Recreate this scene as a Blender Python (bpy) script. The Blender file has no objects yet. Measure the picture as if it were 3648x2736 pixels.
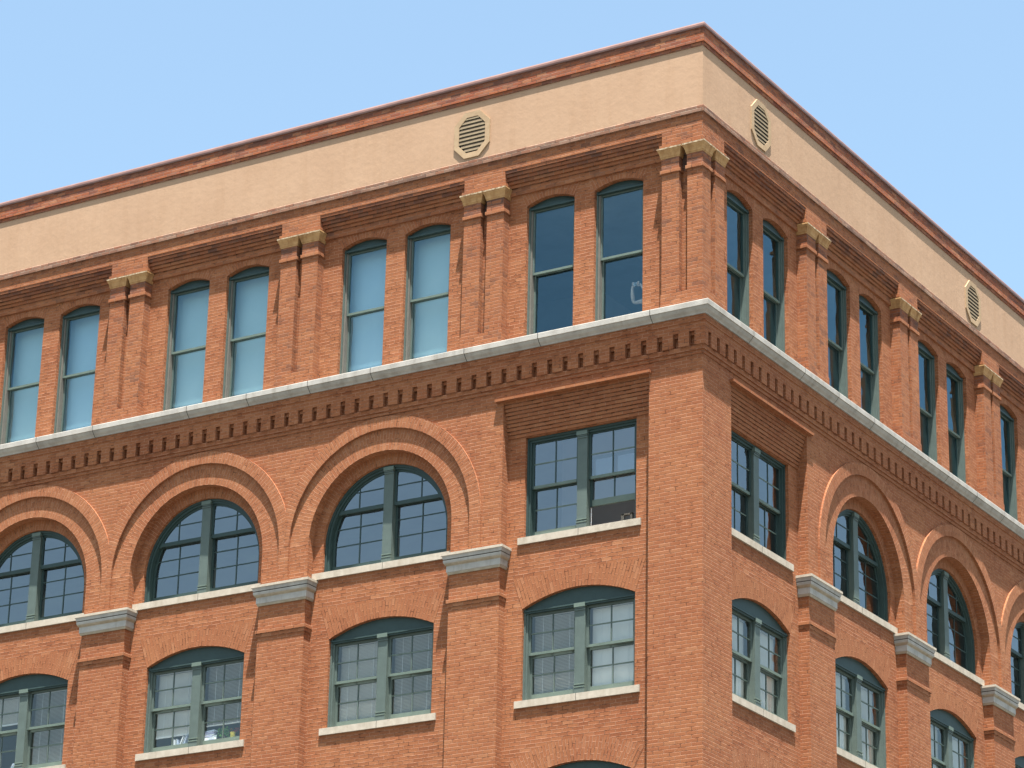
import bpy, bmesh, math, random
from mathutils import Vector, Matrix
from mathutils.geometry import tessellate_polygon
random.seed(7)
sc = bpy.context.scene
Z0 = 22.85                      # height of the stone ledge above the pavement
RA = math.radians

# ------------------------------------------------------------------ camera
cd = bpy.data.cameras.new('camera'); cam = bpy.data.objects.new('camera', cd)
sc.collection.objects.link(cam); sc.camera = cam
F_PX = 10945.99
cd.sensor_fit = 'HORIZONTAL'; cd.sensor_width = 36.0; cd.lens = F_PX / 3648 * 36.0
cd.clip_start = 0.5; cd.clip_end = 6000
yaw, pit, rol = RA(31.9184), RA(21.0352), RA(1.34078)
Fv = Vector((-math.sin(yaw)*math.cos(pit), math.cos(yaw)*math.cos(pit), math.sin(pit)))
Rv = Vector((math.cos(yaw), math.sin(yaw), 0)); Uv = Rv.cross(Fv)
R2 = Rv*math.cos(rol) + Uv*math.sin(rol); U2 = -Rv*math.sin(rol) + Uv*math.cos(rol)
m = Matrix(((R2.x, U2.x, -Fv.x), (R2.y, U2.y, -Fv.y), (R2.z, U2.z, -Fv.z))).to_4x4()
m.translation = Vector((23.966, -44.856, Z0 - 21.125)); cam.matrix_world = m

# ------------------------------------------------------------------ light
SUN = Vector((.77, -1.0, 5.0)).normalized()     # towards the sun
sunel = math.asin(SUN.z); sunrot = math.atan2(SUN.x, SUN.y)
w = bpy.data.worlds.new('World'); sc.world = w; w.use_nodes = True
nt = w.node_tree; bg = nt.nodes['Background']
sky = nt.nodes.new('ShaderNodeTexSky'); sky.sky_type = 'NISHITA'; sky.sun_disc = False
sky.sun_elevation = sunel; sky.sun_rotation = sunrot
sky.altitude = 100; sky.air_density = 1.0; sky.dust_density = 3.2; sky.ozone_density = 0.2
tint = nt.nodes.new('ShaderNodeMix'); tint.data_type = 'RGBA'; tint.blend_type = 'MULTIPLY'; tint.inputs[0].default_value = 1
tint.inputs[7].default_value = (1.15, 1.27, 1.18, 1)
nt.links.new(sky.outputs[0], tint.inputs[6]); nt.links.new(tint.outputs[2], bg.inputs[0]); bg.inputs[1].default_value = 0.060
sd = bpy.data.lights.new('sun', 'SUN'); sd.energy = 4.6; sd.angle = RA(.5); sd.color = (1, .95, .87)
so = bpy.data.objects.new('sun', sd); sc.collection.objects.link(so)
so.rotation_euler = SUN.to_track_quat('Z', 'Y').to_euler(); so.location = (40, -60, 80)
sc.view_settings.view_transform = 'Standard'; sc.view_settings.look = 'None'
sc.view_settings.gamma = 1; sc.view_settings.exposure = 2.05
sc.render.engine = 'CYCLES'
#TEST
sc.cycles.max_bounces = 8; sc.cycles.transparent_max_bounces = 12

# ------------------------------------------------------------------ material helpers
def newmat(name):
    mt = bpy.data.materials.new(name); mt.use_nodes = True
    return mt, mt.node_tree, mt.node_tree.nodes['Principled BSDF']
class NB:
    def __init__(s, t): s.t = t
    def n(s, ty, **kw):
        nd = s.t.nodes.new(ty)
        for k, v in kw.items(): setattr(nd, k, v)
        return nd
    def l(s, a, b): s.t.links.new(a, b)
    def setin(s, nd, i, v):
        if v is None: return
        if hasattr(v, 'links') or hasattr(v, 'is_linked'): s.l(v, nd.inputs[i])
        else: nd.inputs[i].default_value = v
    def m(s, op, a, b=None, c=None, clamp=False):
        nd = s.n('ShaderNodeMath', operation=op); nd.use_clamp = clamp
        s.setin(nd, 0, a); s.setin(nd, 1, b); s.setin(nd, 2, c); return nd.outputs[0]
    def mr(s, v, a, b, c=0., d=1., smooth=False):
        nd = s.n('ShaderNodeMapRange'); nd.clamp = True
        if smooth: nd.interpolation_type = 'SMOOTHSTEP'
        s.setin(nd, 0, v)
        for i, q in enumerate((a, b, c, d)): nd.inputs[i+1].default_value = q
        return nd.outputs[0]
    def noise(s, vec, sc_, det=3, rough=.55, col=False):
        nd = s.n('ShaderNodeTexNoise'); s.l(vec, nd.inputs['Vector'])
        nd.inputs['Scale'].default_value = sc_; nd.inputs['Detail'].default_value = det
        nd.inputs['Roughness'].default_value = rough
        return nd.outputs[1 if col else 0]
    def ramp(s, v, stops, const=False):
        nd = s.n('ShaderNodeValToRGB'); r = nd.color_ramp
        if const: r.interpolation = 'CONSTANT'
        while len(r.elements) < len(stops): r.elements.new(.5)
        for e, (p, c) in zip(r.elements, stops): e.position = p; e.color = (*c, 1)
        s.l(v, nd.inputs[0]); return nd.outputs[0]
    def mix(s, f, a, b, bt='MIX'):
        nd = s.n('ShaderNodeMix', data_type='RGBA', blend_type=bt)
        s.setin(nd, 0, f); s.setin(nd, 6, a if not isinstance(a, tuple) else (*a, 1)); s.setin(nd, 7, b if not isinstance(b, tuple) else (*b, 1))
        return nd.outputs[2]
    def bump(s, h, dist, stren=1., nrm=None):
        nd = s.n('ShaderNodeBump'); nd.inputs['Strength'].default_value = stren
        nd.inputs['Distance'].default_value = dist; s.l(h, nd.inputs['Height'])
        if nrm is not None: s.l(nrm, nd.inputs['Normal'])
        return nd.outputs[0]

KB = .565
BW, BH = .215, .0673
def brick_mat(name, stops, stain=0.0, mortar=(.54, .275, .17), stain_col=(.07, .045, .04), tilt=.45, phase=0., stz=None):
    stops = [(a, (c[0]*KB*.925, c[1]*KB*.97, c[2]*KB*1.12)) for a, c in stops]; mortar = tuple(q*KB for q in mortar); stain_col = tuple(q*.8 for q in stain_col)
    mt, t, p = newmat(name); b = NB(t)
    uv = b.n('ShaderNodeUVMap').outputs[0]
    geo = b.n('ShaderNodeNewGeometry').outputs['Position']
    wob = b.noise(uv, 4.0, 2, .5, col=True)
    sub = b.n('ShaderNodeVectorMath', operation='SUBTRACT'); b.l(wob, sub.inputs[0]); sub.inputs[1].default_value = (.5, .5, .5)
    scl = b.n('ShaderNodeVectorMath', operation='SCALE'); b.l(sub.outputs[0], scl.inputs[0]); scl.inputs['Scale'].default_value = .010
    add = b.n('ShaderNodeVectorMath', operation='ADD'); b.l(uv, add.inputs[0]); b.l(scl.outputs[0], add.inputs[1])
    sep = b.n('ShaderNodeSeparateXYZ'); b.l(add.outputs[0], sep.inputs[0])
    y = b.m('DIVIDE', sep.outputs[1], BH); row = b.m('FLOOR', y); fy = b.m('FRACT', y)
    x = b.m('ADD', b.m('DIVIDE', sep.outputs[0], BW), b.m('ADD', b.m('MULTIPLY', b.m('PINGPONG', row, 1.0), .5), phase))
    colx = b.m('FLOOR', x); fx = b.m('FRACT', x)
    dx = b.m('MULTIPLY', b.m('MINIMUM', fx, b.m('SUBTRACT', 1.0, fx)), BW)
    dy = b.m('MULTIPLY', b.m('MINIMUM', fy, b.m('SUBTRACT', 1.0, fy)), BH)
    dd = b.m('MINIMUM', dx, dy)
    edge = b.mr(dd, .0025, .0068, smooth=True)            # 0 in the joint, 1 on the brick
    cmb = b.n('ShaderNodeCombineXYZ'); b.l(colx, cmb.inputs[0]); b.l(row, cmb.inputs[1])
    wn = b.n('ShaderNodeTexWhiteNoise', noise_dimensions='2D'); b.l(cmb.outputs[0], wn.inputs[0])
    cmb2 = b.n('ShaderNodeCombineXYZ'); b.l(b.m('ADD', colx, 57.3), cmb2.inputs[0]); b.l(b.m('ADD', row, 11.7), cmb2.inputs[1])
    wn2 = b.n('ShaderNodeTexWhiteNoise', noise_dimensions='2D'); b.l(cmb2.outputs[0], wn2.inputs[0])
    col = b.ramp(wn.outputs[0], stops)
    fine = b.noise(geo, 55, 4, .65)
    col = b.mix(1.0, col, b.ramp(fine, [(.25, (.80, .80, .80)), (.75, (1.16, 1.16, 1.16))]), 'MULTIPLY')
    big = b.noise(geo, .55, 4, .6)
    col = b.mix(1.0, col, b.ramp(big, [(.3, (.90, .81, .79)), (.7, (1.07, 1.10, 1.08))]), 'MULTIPLY')
    mp = b.n('ShaderNodeMapping'); mp.inputs['Scale'].default_value = (2.2, 2.2, .35); b.l(geo, mp.inputs[0])
    streak = b.noise(mp.outputs[0], 1.0, 5, .6)
    col = b.mix(b.mr(streak, .55, .78, 0, .28), col, (.66, .60, .58), 'MULTIPLY')
    jn = b.noise(geo, 7, 3, .6)
    mcol = b.ramp(jn, [(.36, (mortar[0]*.20, mortar[1]*.17, mortar[2]*.17)), (.52, mortar)])
    # the bed joints are open (dark) in places
    col = b.mix(edge, mcol, col)
    if stain > 0:
        st = b.noise(geo, 1.9, 6, .7)
        if stz:
            sz = b.n('ShaderNodeSeparateXYZ'); b.l(geo, sz.inputs[0])
            st = b.m('ADD', st, b.mr(sz.outputs[2], Z0+stz[0], Z0+stz[1], stz[2], stz[3]))
        st2 = b.m('ADD', b.m('MULTIPLY', st, .60), b.m('MULTIPLY', wn2.outputs[0], .40))
        col = b.mix(b.mr(st2, .62 - stain*.25, .84 - stain*.22, 0, .68), col, stain_col)
    b.l(col, p.inputs['Base Color'])
    p.inputs['Roughness'].default_value = .93; p.inputs['Specular IOR Level'].default_value = .18
    h = b.m('ADD', b.m('MULTIPLY', edge, .62), b.m('MULTIPLY', wn2.outputs[0], .45*tilt))
    h = b.m('ADD', h, b.m('MULTIPLY', b.noise(geo, 38, 4, .7), .38))
    # each brick leans a little
    h = b.m('ADD', h, b.m('MULTIPLY', b.m('MULTIPLY', b.m('SUBTRACT', wn.outputs[0], .5), fy), .8*tilt))
    b.l(b.bump(h, .0065, .8), p.inputs['Normal'])
    return mt

BR = [(0, (.415, .142, .056)), (.2, (.455, .160, .062)), (.5, (.480, .174, .068)), (.75, (.502, .188, .074)), (.93, (.47, .160, .062)), (1, (.55, .225, .095))]
BR_T = [(a, (c[0]*.93, c[1]*.93, c[2]*1.02)) for a, c in BR]
BR_A = [(0, (.455, .165, .066)), (.3, (.50, .187, .075)), (.6, (.52, .20, .081)), (.85, (.49, .175, .070)), (1, (.57, .24, .105))]
BR_P = [(0, (.42, .13, .055)), (.3, (.52, .17, .065)), (.55, (.44, .13, .06)), (.8, (.58, .24, .11)), (1, (.34, .11, .06))]
M = {}
M['brick'] = brick_mat('brick', BR)
M['brick_arch'] = brick_mat('brick_arch', BR_A, mortar=(.56, .285, .175))
M['brick_fan'] = brick_mat('brick_fan', BR_A, mortar=(.44, .19, .10), tilt=.35)
M['brick_top'] = brick_mat('brick_weathered', BR, stain=.14, mortar=(.48, .245, .155))
M['brick_dirty'] = brick_mat('brick_dirty', BR_T, stain=.60, mortar=(.34, .20, .15))
M['brick_soot_shade'] = brick_mat('brick_soot_shade', [(0, (.14, .07, .05)), (.5, (.20, .09, .06)), (1, (.26, .13, .08))], stain=.9, mortar=(.16, .12, .10), stain_col=(.03, .025, .022))
M['brick_parapet'] = brick_mat('brick_parapet', BR_P, stain=.5, mortar=(.36, .22, .17), stain_col=(.11, .055, .045), stz=(5.36, 5.50, -.10, .22))
M['brick_cornice'] = brick_mat('brick_pale', [(0, (.40, .17, .09)), (.4, (.42, .21, .12)), (1, (.47, .27, .17))], stain=.35, mortar=(.46, .36, .28))

def simple(name, c1, c2, scale=3., rough=.85, bumpd=.002, bscale=40, spec=.3, streak=0., scol=(.5, .48, .42), lo=.3, hi=.7):
    mt, t, p = newmat(name); b = NB(t)
    geo = b.n('ShaderNodeNewGeometry').outputs['Position']
    col = b.ramp(b.noise(geo, scale, 5, .6), [(lo, c1), (hi, c2)])
    if streak:
        mp = b.n('ShaderNodeMapping'); mp.inputs['Scale'].default_value = (5, 5, .5); b.l(geo, mp.inputs[0])
        col = b.mix(b.mr(b.noise(mp.outputs[0], 1, 5, .65), .48, .75, 0, streak), col, scol, 'MULTIPLY')
    b.l(col, p.inputs['Base Color']); p.inputs['Roughness'].default_value = rough
    p.inputs['Specular IOR Level'].default_value = spec
    if bumpd: b.l(b.bump(b.noise(geo, bscale, 5, .65), bumpd), p.inputs['Normal'])
    return mt
M['stucco'] = simple('stucco', (.345, .222, .145), (.380, .250, .166), .8, .95, .005, 6, .15, .34, (.80, .74, .66))
M['sill'] = simple('limestone', (.34, .295, .24), (.43, .38, .315), 8, .9, .003, 60, .2, .5, (.62, .58, .52))
M['ledge'] = simple('painted_stone', (.285, .27, .248), (.385, .365, .335), 3.5, .8, .002, 50, .25, .55, (.52, .48, .42))
M['yellow'] = simple('yellow_stone', (.31, .165, .068), (.44, .265, .12), 9, .9, .004, 45, .2, .85, (.40, .30, .22))
M['yellow_top'] = simple('yellow_stone_worn', (.20, .13, .075), (.44, .36, .25), 14, .9, .004, 45, .2, .5, (.5, .36, .25), .4, .6)
M['coping'] = simple('coping_metal', (.15, .08, .068), (.21, .12, .105), 2, .5, .001, 20, .4)
M['vent'] = simple('vent_paint', (.30, .205, .12), (.35, .25, .155), 12, .8, .001, 60, .3, .3, (.7, .62, .5))
M['louvre'] = simple('louvre_paint_lit', (.24, .18, .11), (.29, .23, .14), 12, .8, .001, 60, .3)  # louvre lips, coloured lighter as the sunlit edge of each blade
M['louvre_shaded'] = simple('louvre_paint_shaded', (.115, .085, .055), (.15, .11, .07), 12, .85, .001, 60, .2)  # same louvres, coloured darker for the shade under the blade above
M['fillet'] = simple('tan_fillet', (.25, .205, .145), (.35, .30, .23), 8, .9, 0, 50, .2)
M['pale_inner'] = simple('pale_interior', (.48, .43, .42), (.54, .48, .47), 1, .9, 0)
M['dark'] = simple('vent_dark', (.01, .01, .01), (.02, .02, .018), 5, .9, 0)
def paint(name, c, worn=.5):
    mt, t, p = newmat(name); b = NB(t)
    geo = b.n('ShaderNodeNewGeometry').outputs['Position']
    d = tuple(q*.82 for q in c)
    col = b.ramp(b.noise(geo, 6, 4, .6), [(.3, d), (.7, c)])
    mp = b.n('ShaderNodeMapping'); mp.inputs['Scale'].default_value = (14, 14, 9); b.l(geo, mp.inputs[0])
    fl = b.mr(b.noise(mp.outputs[0], 1, 6, .72), .70, .76, 0, worn)
    col = b.mix(fl, col, (.32, .30, .24))
    b.l(col, p.inputs['Base Color']); p.inputs['Roughness'].default_value = .55
    p.inputs['Specular IOR Level'].default_value = .35
    b.l(b.bump(b.noise(geo, 30, 4, .6), .0015), p.inputs['Normal'])
    return mt
M['wood'] = None
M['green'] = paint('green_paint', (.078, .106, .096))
M['green_shaded'] = paint('green_paint_shaded', (.026, .050, .048), .12)  # same frame green, darkened to put the recess shade into its colour
M['green_worn'] = paint('green_paint_worn', (.105, .142, .120), .9)
M['wood'] = paint('weathered_wood', (.135, .125, .108), .3)
def glass(name, tint, ior, gcol=(1, 1, 1), wob=.55):
    mt, t, p = newmat(name); b = NB(t); t.nodes.remove(p)
    out = [n for n in t.nodes if n.type == 'OUTPUT_MATERIAL'][0]
    geo = b.n('ShaderNodeNewGeometry').outputs['Position']
    tr = b.n('ShaderNodeBsdfTransparent'); tr.inputs[0].default_value = (*tint, 1)
    gl = b.n('ShaderNodeBsdfGlossy'); gl.inputs['Roughness'].default_value = .015; gl.inputs[0].default_value = (*gcol, 1)
    bn = b.bump(b.noise(geo, 1.3, 2, .5), .03, wob); b.l(bn, gl.inputs['Normal'])
    gg = b.n('ShaderNodeNewGeometry'); dt = b.n('ShaderNodeVectorMath', operation='DOT_PRODUCT')
    b.l(gg.outputs['Normal'], dt.inputs[0]); b.l(gg.outputs['Incoming'], dt.inputs[1])
    r0 = ((ior-1)/(ior+1))**2
    fr = b.m('MULTIPLY_ADD', b.m('POWER', b.m('SUBTRACT', 1.0, b.m('ABSOLUTE', dt.outputs['Value'])), 5.0), 1-r0, r0)
    mx = b.n('ShaderNodeMixShader'); b.l(fr, mx.inputs[0]); b.l(tr.outputs[0], mx.inputs[1]); b.l(gl.outputs[0], mx.inputs[2])
    b.l(mx.outputs[0], out.inputs[0]); return mt
M['glass'] = glass('window_glass', (.84, .88, .88), 1.85, (.95, 1, .97))
M['glass_mid'] = glass('window_glass_grey', (.62, .66, .68), 2.6, (.90, .97, 1.0))
M['glass_top'] = glass('tinted_glass', (.60, .72, .75), 1.9, (.55, .95, 1.15))
M['shade'] = simple('roller_shade', (.74, .80, .80), (.80, .84, .84), 2, .9, 0)
M['shade_blue'] = simple('roller_shade_blue', (.70, .78, .86), (.74, .82, .89), 2, .9, 0)
M['blind'] = simple('blind_slat', (.66, .67, .67), (.76, .76, .75), 2, .6, 0)
M['inner'] = simple('interior_plaster', (.30, .28, .27), (.38, .36, .34), 1, .9, 0)
M['inner_floor'] = simple('interior_floor', (.06, .05, .045), (.09, .075, .06), 1, .8, 0)
def flat(name, c, rough=.7, metal=0.):
    mt, t, p = newmat(name); b = NB(t)
    geo = b.n('ShaderNodeNewGeometry').outputs['Position']
    b.l(b.ramp(b.noise(geo, 25, 3), [(.3, tuple(q*.85 for q in c)), (.7, c)]), p.inputs['Base Color'])
    p.inputs['Roughness'].default_value = rough; p.inputs['Metallic'].default_value = metal
    return mt

# ------------------------------------------------------------------ mesh builder in facade space (side, s, d, z)
# s: distance from the street corner along the facade, d: depth (positive = towards the street), z: height from the ledge
def P(side, s, d, z):
    return (-s, -d, z + Z0) if side == 'L' else (d, s, z + Z0)
col = sc.collection
class MB:
    def __init__(s): s.v = []; s.f = []; s.uv = []; s.mi = []; s.mats = []
    def mat(s, m):
        if m not in s.mats: s.mats.append(m)
        return s.mats.index(m)
    def face(s, side, pts, mt, uv=None, vo=0., uo=0.):
        if uv is None:
            a, b_, c = (Vector(q) for q in pts[:3]); n = (b_-a).cross(c-a)
            ax = max(range(3), key=lambda i: abs(n[i]))
            if ax == 0: uv = [(q[1]+uo+.05, q[2]-vo) for q in pts]
            elif ax == 1: uv = [(q[0]+uo, q[2]-vo) for q in pts]
            else: uv = [(q[0]+uo, q[1]-vo*0+.02) for q in pts]
        i0 = len(s.v)
        s.v += [P(side, *q) for q in pts]
        idx = list(range(i0, i0+len(pts)))
        uv = list(uv)
        s.f.append(idx); s.uv.append(uv); s.mi.append(s.mat(mt))
    def box(s, side, s0, s1, d0, d1, z0, z1, mt, vo=0., skip=''):
        if s0 > s1: s0, s1 = s1, s0
        if d0 > d1: d0, d1 = d1, d0
        f = lambda pts: s.face(side, pts, mt, vo=vo)
        if 'f' not in skip: f([(s0, d1, z0), (s1, d1, z0), (s1, d1, z1), (s0, d1, z1)])
        if 'b' not in skip: f([(s0, d0, z0), (s0, d0, z1), (s1, d0, z1), (s1, d0, z0)])
        f([(s0, d0, z0), (s0, d1, z0), (s0, d1, z1), (s0, d0, z1)])
        f([(s1, d0, z0), (s1, d0, z1), (s1, d1, z1), (s1, d1, z0)])
        f([(s0, d0, z1), (s0, d1, z1), (s1, d1, z1), (s1, d0, z1)])
        f([(s0, d0, z0), (s1, d0, z0), (s1, d1, z0), (s0, d1, z0)])
    def poly(s, side, outer, holes, d, mt, vo=0.):
        loops = [[Vector((a, b_, 0)) for a, b_ in l] for l in [outer]+holes]
        flatp = [q for l in [outer]+holes for q in l]
        for tri in tessellate_polygon(loops):
            s.face(side, [(flatp[i][0], d, flatp[i][1]) for i in tri], mt,
                   uv=[(flatp[i][0], flatp[i][1]-vo) for i in tri])
    def reveal(s, side, loop, d0, d1, mt, closed=True, polar=False):
        L = 0.; n = len(loop)
        for i in range(n if closed else n-1):
            a, b_ = loop[i], loop[(i+1) % n]; ln = math.hypot(b_[0]-a[0], b_[1]-a[1])
            if abs(a[0]-b_[0]) < 1e-6 and not polar:   # vertical jamb
                uv = [(d0+.05, a[1]), (d0+.05, b_[1]), (d1+.05, b_[1]), (d1+.05, a[1])]
            else:
                uv = [(.03, L), (.03, L+ln), (.03+abs(d1-d0), L+ln), (.03+abs(d1-d0), L)]
            s.face(side, [(a[0], d0, a[1]), (b_[0], d0, b_[1]), (b_[0], d1, b_[1]), (a[0], d1, a[1])], mt, uv=uv)
            L += ln
    def strip(s, side, A, B, dA, dB, mt, u0=0., radial=True):
        """ribbon between polylines A and B (voussoirs: bricks run across, courses along)"""
        L = 0.
        for i in range(len(A)-1):
            a, b_, c, e = A[i], A[i+1], B[i+1], B[i]
            m0 = ((a[0]+e[0])/2, (a[1]+e[1])/2); m1 = ((b_[0]+c[0])/2, (b_[1]+c[1])/2)
            ln = math.hypot(m1[0]-m0[0], m1[1]-m0[1])
            w0 = math.hypot(e[0]-a[0], e[1]-a[1]) + abs(dA-dB); w1 = math.hypot(c[0]-b_[0], c[1]-b_[1]) + abs(dA-dB)
            s.face(side, [(a[0], dA, a[1]), (b_[0], dA, b_[1]), (c[0], dB, c[1]), (e[0], dB, e[1])], mt,
                   uv=[(u0, L), (u0, L+ln), (u0+w1, L+ln), (u0+w0, L)])
            L += ln
    def sweep(s, prof, S, mt, vo=0., sides='LR'):
        for side in sides:
            L = -vo
            for (d0, z0), (d1, z1) in zip(prof, prof[1:]):
                ln = math.hypot(d1-d0, z1-z0); step = 4.0; a0, a1 = -d0, -d1; first = True; s_ = 0
                while s_ < S:
                    e_ = min(S, s_+step)
                    q0, q1 = (a0, a1) if first else (s_, s_)
                    s.face(side, [(q0, d0, z0), (e_, d0, z0), (e_, d1, z1), (q1, d1, z1)], mt,
                           uv=[(q0, L), (e_, L), (e_, L+ln), (q1, L+ln)])
                    first = False; s_ = e_
                L += ln
    def build(s, name, parent=None, loc=(0, 0, 0), smooth=False, label=None):
        me = bpy.data.meshes.new(name); me.from_pydata(s.v, [], s.f)
        uvl = me.uv_layers.new(name='UVMap'); k = 0
        for i, fc in enumerate(s.uv):
            for q in fc: uvl.data[k].uv = q; k += 1
        for mt in s.mats: me.materials.append(mt)
        for p_, i in zip(me.polygons, s.mi): p_.material_index = i
        bm = bmesh.new(); bm.from_mesh(me); bmesh.ops.remove_doubles(bm, verts=bm.verts, dist=1e-5)
        bmesh.ops.recalc_face_normals(bm, faces=bm.faces); bm.to_mesh(me); bm.free()
        o = bpy.data.objects.new(name, me); col.objects.link(o); o.parent = parent; o.location = loc
        if label: o['label'] = label
        return o

def arcpts(c, z, R, a0, a1, n):
    return [(c+R*math.cos(a0+(a1-a0)*i/n), z+R*math.sin(a0+(a1-a0)*i/n)) for i in range(n+1)]
def seg(c, hw, spring, crown, n=14):
    """segmental arch from +hw to -hw"""
    return [(c+hw*(1-2*i/n), crown-(crown-spring)*(1-2*i/n)**2) for i in range(n+1)]

# ------------------------------------------------------------------ building dimensions
CB = 2.615; PITCH = 4.27; NB_ = 5; SEND = 30.4
def bc(n): return CB if n == 0 else 2.555 + PITCH*n
PC = [4.69 + PITCH*i for i in range(NB_)]          # pier centres
GZ = -Z0
REC = -.21
bld = bpy.data.objects.new('brick_building', None); col.objects.link(bld)
bld['label'] = 'orange brick corner building with arched green windows and tan stucco band'
bld['category'] = 'building'

def win5_loop(c, dz=0.): return [(c-1.16, -6.80+dz), (c+1.16, -6.80+dz)] + seg(c, 1.16, -5.095+dz, -4.828+dz)

W = MB()
for side in 'LR':
    # main pier plane
    outer = [(0, GZ), (1.085, GZ), (1.085, -1.125), (4.145, -1.125), (4.145, GZ)]
    for n in range(1, NB_):
        c = bc(n)
        outer += [(c-1.6, GZ), (c-1.6, -3.93), (c-2.02, -3.93)]
        outer += list(reversed(arcpts(c, -3.22, 2.02, 0, math.pi, 36)))
        outer += [(c+2.02, -3.93), (c+1.6, -3.93), (c+1.6, GZ)]
    outer += [(SEND, GZ), (SEND, -.79), (0, -.79)]
    W.poly(side, outer, [], 0., M['brick'])
    # bay recess walls and their jambs
    for n in range(NB_):
        c = bc(n); hw = 1.53 if n == 0 else 1.6
        top = -1.80 if n == 0 else -3.775
        holes = [win5_loop(c)]
        if n <= 1: holes.append([(c-1.16, -9.9), (c+1.16, -9.9)] + seg(c, 1.16, -8.28, -8.01))
        if n == 0: holes.append([(c-1.163, -3.74), (c+1.163, -3.74), (c+1.163, -1.823), (c-1.163, -1.823)]); 
        W.poly(side, [(c-hw, GZ), (c+hw, GZ), (c+hw, top), (c-hw, top)], holes, REC, M['brick'])
        for h in holes: W.reveal(side, h, REC, REC-.14, M['brick'])
        jt = -1.125 if n == 0 else -3.93
        for q in (-hw, hw):
            W.face(side, [(c+q, 0, GZ), (c+q, REC, GZ), (c+q, REC, jt), (c+q, 0, jt)], M['brick'])
    # stepped corbel over the corner window
    N = 10; h = (1.818-1.125)/N
    for i in range(N):
        z1 = -1.125 - h*i; z0 = z1 - h
        W.box(side, CB-1.53, CB+1.53, -.012-.019*i, REC-.13, z0+.009, z1, M['brick'], vo=z0 - BH*(7*i+2))
        W.box(side, CB-1.53, CB+1.53, -.050-.019*i, REC-.13, z0, z0+.0091, M['brick_soot_shade'])  # recessed strips coloured dark to deepen the shade line under each course
    W.box(side, 1.03, 4.285, .088, -.05, -1.137, -1.084, M['brick'], vo=-1.140)
    # upper storey wall
    holes = []
    for n in range(NB_):
        for q in (-.735, .735):
            c = bc(n)+q + (-.01 if n == 0 else 0)
            holes.append([(c-.52, .02), (c+.52, .02)] + seg(c, .52, 2.84, 2.965, 10))
    S7 = PC[-1]
    W.poly(side, [(.2, .0), (SEND, .0), (SEND, 3.62), (.2, 3.62)], holes, REC, M['brick'])
    for h in holes: W.reveal(side, h, REC, REC-.12, M['brick'])
wall = W.build('brick_wall', bld)

# roof and the far sides, so the block is closed
X = MB()
X.face('L', [(-.0, -.02, 5.3), (SEND, -.02, 5.3), (SEND, -SEND, 5.3), (-.0, -SEND, 5.3)], M['inner'])
X.build('roof', bld)
X = MB()
X.face('L', [(SEND, 0, GZ), (SEND, 0, 5.5), (SEND, -SEND, 5.5), (SEND, -SEND, GZ)], M['brick'])
X.face('L', [(0, -SEND, GZ), (0, -SEND, 5.5), (SEND, -SEND, 5.5), (SEND, -SEND, GZ)], M['brick'])
X.build('rear_wall', bld)

# horizontal mouldings ------------------------------------------------------
X = MB(); X.sweep([(.02, 3.93), (.02, 5.22)], SEND, M['stucco']); X.build('stucco_band', bld)
X = MB()
X.sweep([(.0, 5.18), (.038, 5.18), (.038, 5.25), (.060, 5.25), (.060, 5.535), (-.3, 5.535)], SEND, M['brick_parapet'], vo=.045)
par = X.build('parapet', bld)
X = MB()
X.sweep([(.02, 5.53), (.085, 5.53), (.092, 5.56), (.090, 5.60), (.072, 5.632), (.03, 5.65), (-.32, 5.66), (-.32, 5.3)], SEND, M['coping'])
X.build('coping', par)
X = MB()
X.sweep([(-.05, 3.575), (.004, 3.575), (.004, 3.85)], SEND, M['brick_top'], vo=.03)
X.sweep([(.004, 3.832), (.040, 3.832), (.042, 3.945), (.034, 3.960), (.01, 3.974)], SEND, M['brick_cornice'], vo=.03)
X.build('brick_cornice', bld)
X = MB()
prof = [(-.32, .03), (.228, .0), (.232, -.012), (.232, -.105), (.212, -.112), (.206, -.128), (.180, -.165), (.150, -.190), (.135, -.205), (.130, -.222), (.0, -.224)]
X.sweep(prof, SEND, M['ledge'])
# dark mortar joints between the ledge stones
js = MB()
led = X.build('stone_ledge', bld)
X = MB()
for side, st in (('L', (.95, 1.55)), ('R', (1.55, 1.55))):
    k = 0; s_ = st[0]
    while s_ < 20:
        for (d0, z0), (d1, z1) in zip(prof[1:-1], prof[2:]):
            X.face(side, [(s_-.006, d0+.002, z0), (s_+.006, d0+.002, z0), (s_+.006, d1+.002, z1), (s_-.006, d1+.002, z1)], M['dark'])
        s_ += random.choice((1.45, 1.6, 2.35, 2.1))
X.build('ledge_joint', led)
def cbox(mb, S, d, z0, z1, mt, vo=0., back=REC-.03):
    mb.sweep([(back, z0), (d, z0), (d, z1), (back, z1)], S, mt, vo=-(0) if False else (d-back)-z0+vo)
    for side in 'LR': mb.face(side, [(S, back, z0), (S, d, z0), (S, d, z1), (S, back, z1)], mt, vo=vo)
# corbel table with its dentils
X = MB()
X.sweep([(.10, -.222), (.10, -.335), (.082, -.345), (.082, -.505), (-.08, -.505)], SEND, M['brick'], vo=-.03)
X.sweep([(-.03, -.50), (-.03, -.795)], SEND, M['brick'])
X.sweep([(-.08, -.775), (.048, -.775), (.048, -.86), (.022, -.862), (.022, -.93), (.0, -.932)], SEND, M['brick'], vo=.0)
for side, o_ in (('L', .12), ('R', .065)):
    k = 0
    if side == 'L':
        cbox(X, .065, .082, -.775, -.503, M['brick'], vo=-.775, back=-.075); X.box('L', .066, .12, .0815, -.075, -.775, -.505, M['brick'], vo=-.775)
    while o_+.3275*k < 20:
        a = o_+.3275*k
        X.box(side, a+.11, a+.3275, .082, -.075, -.775, -.505, M['brick'], vo=-.775)
        X.box(side, a, a+.11, .030, -.075, -.572, -.505, M['brick'], vo=-.572)
        k += 1
X.build('dentil_course', bld)

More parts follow.
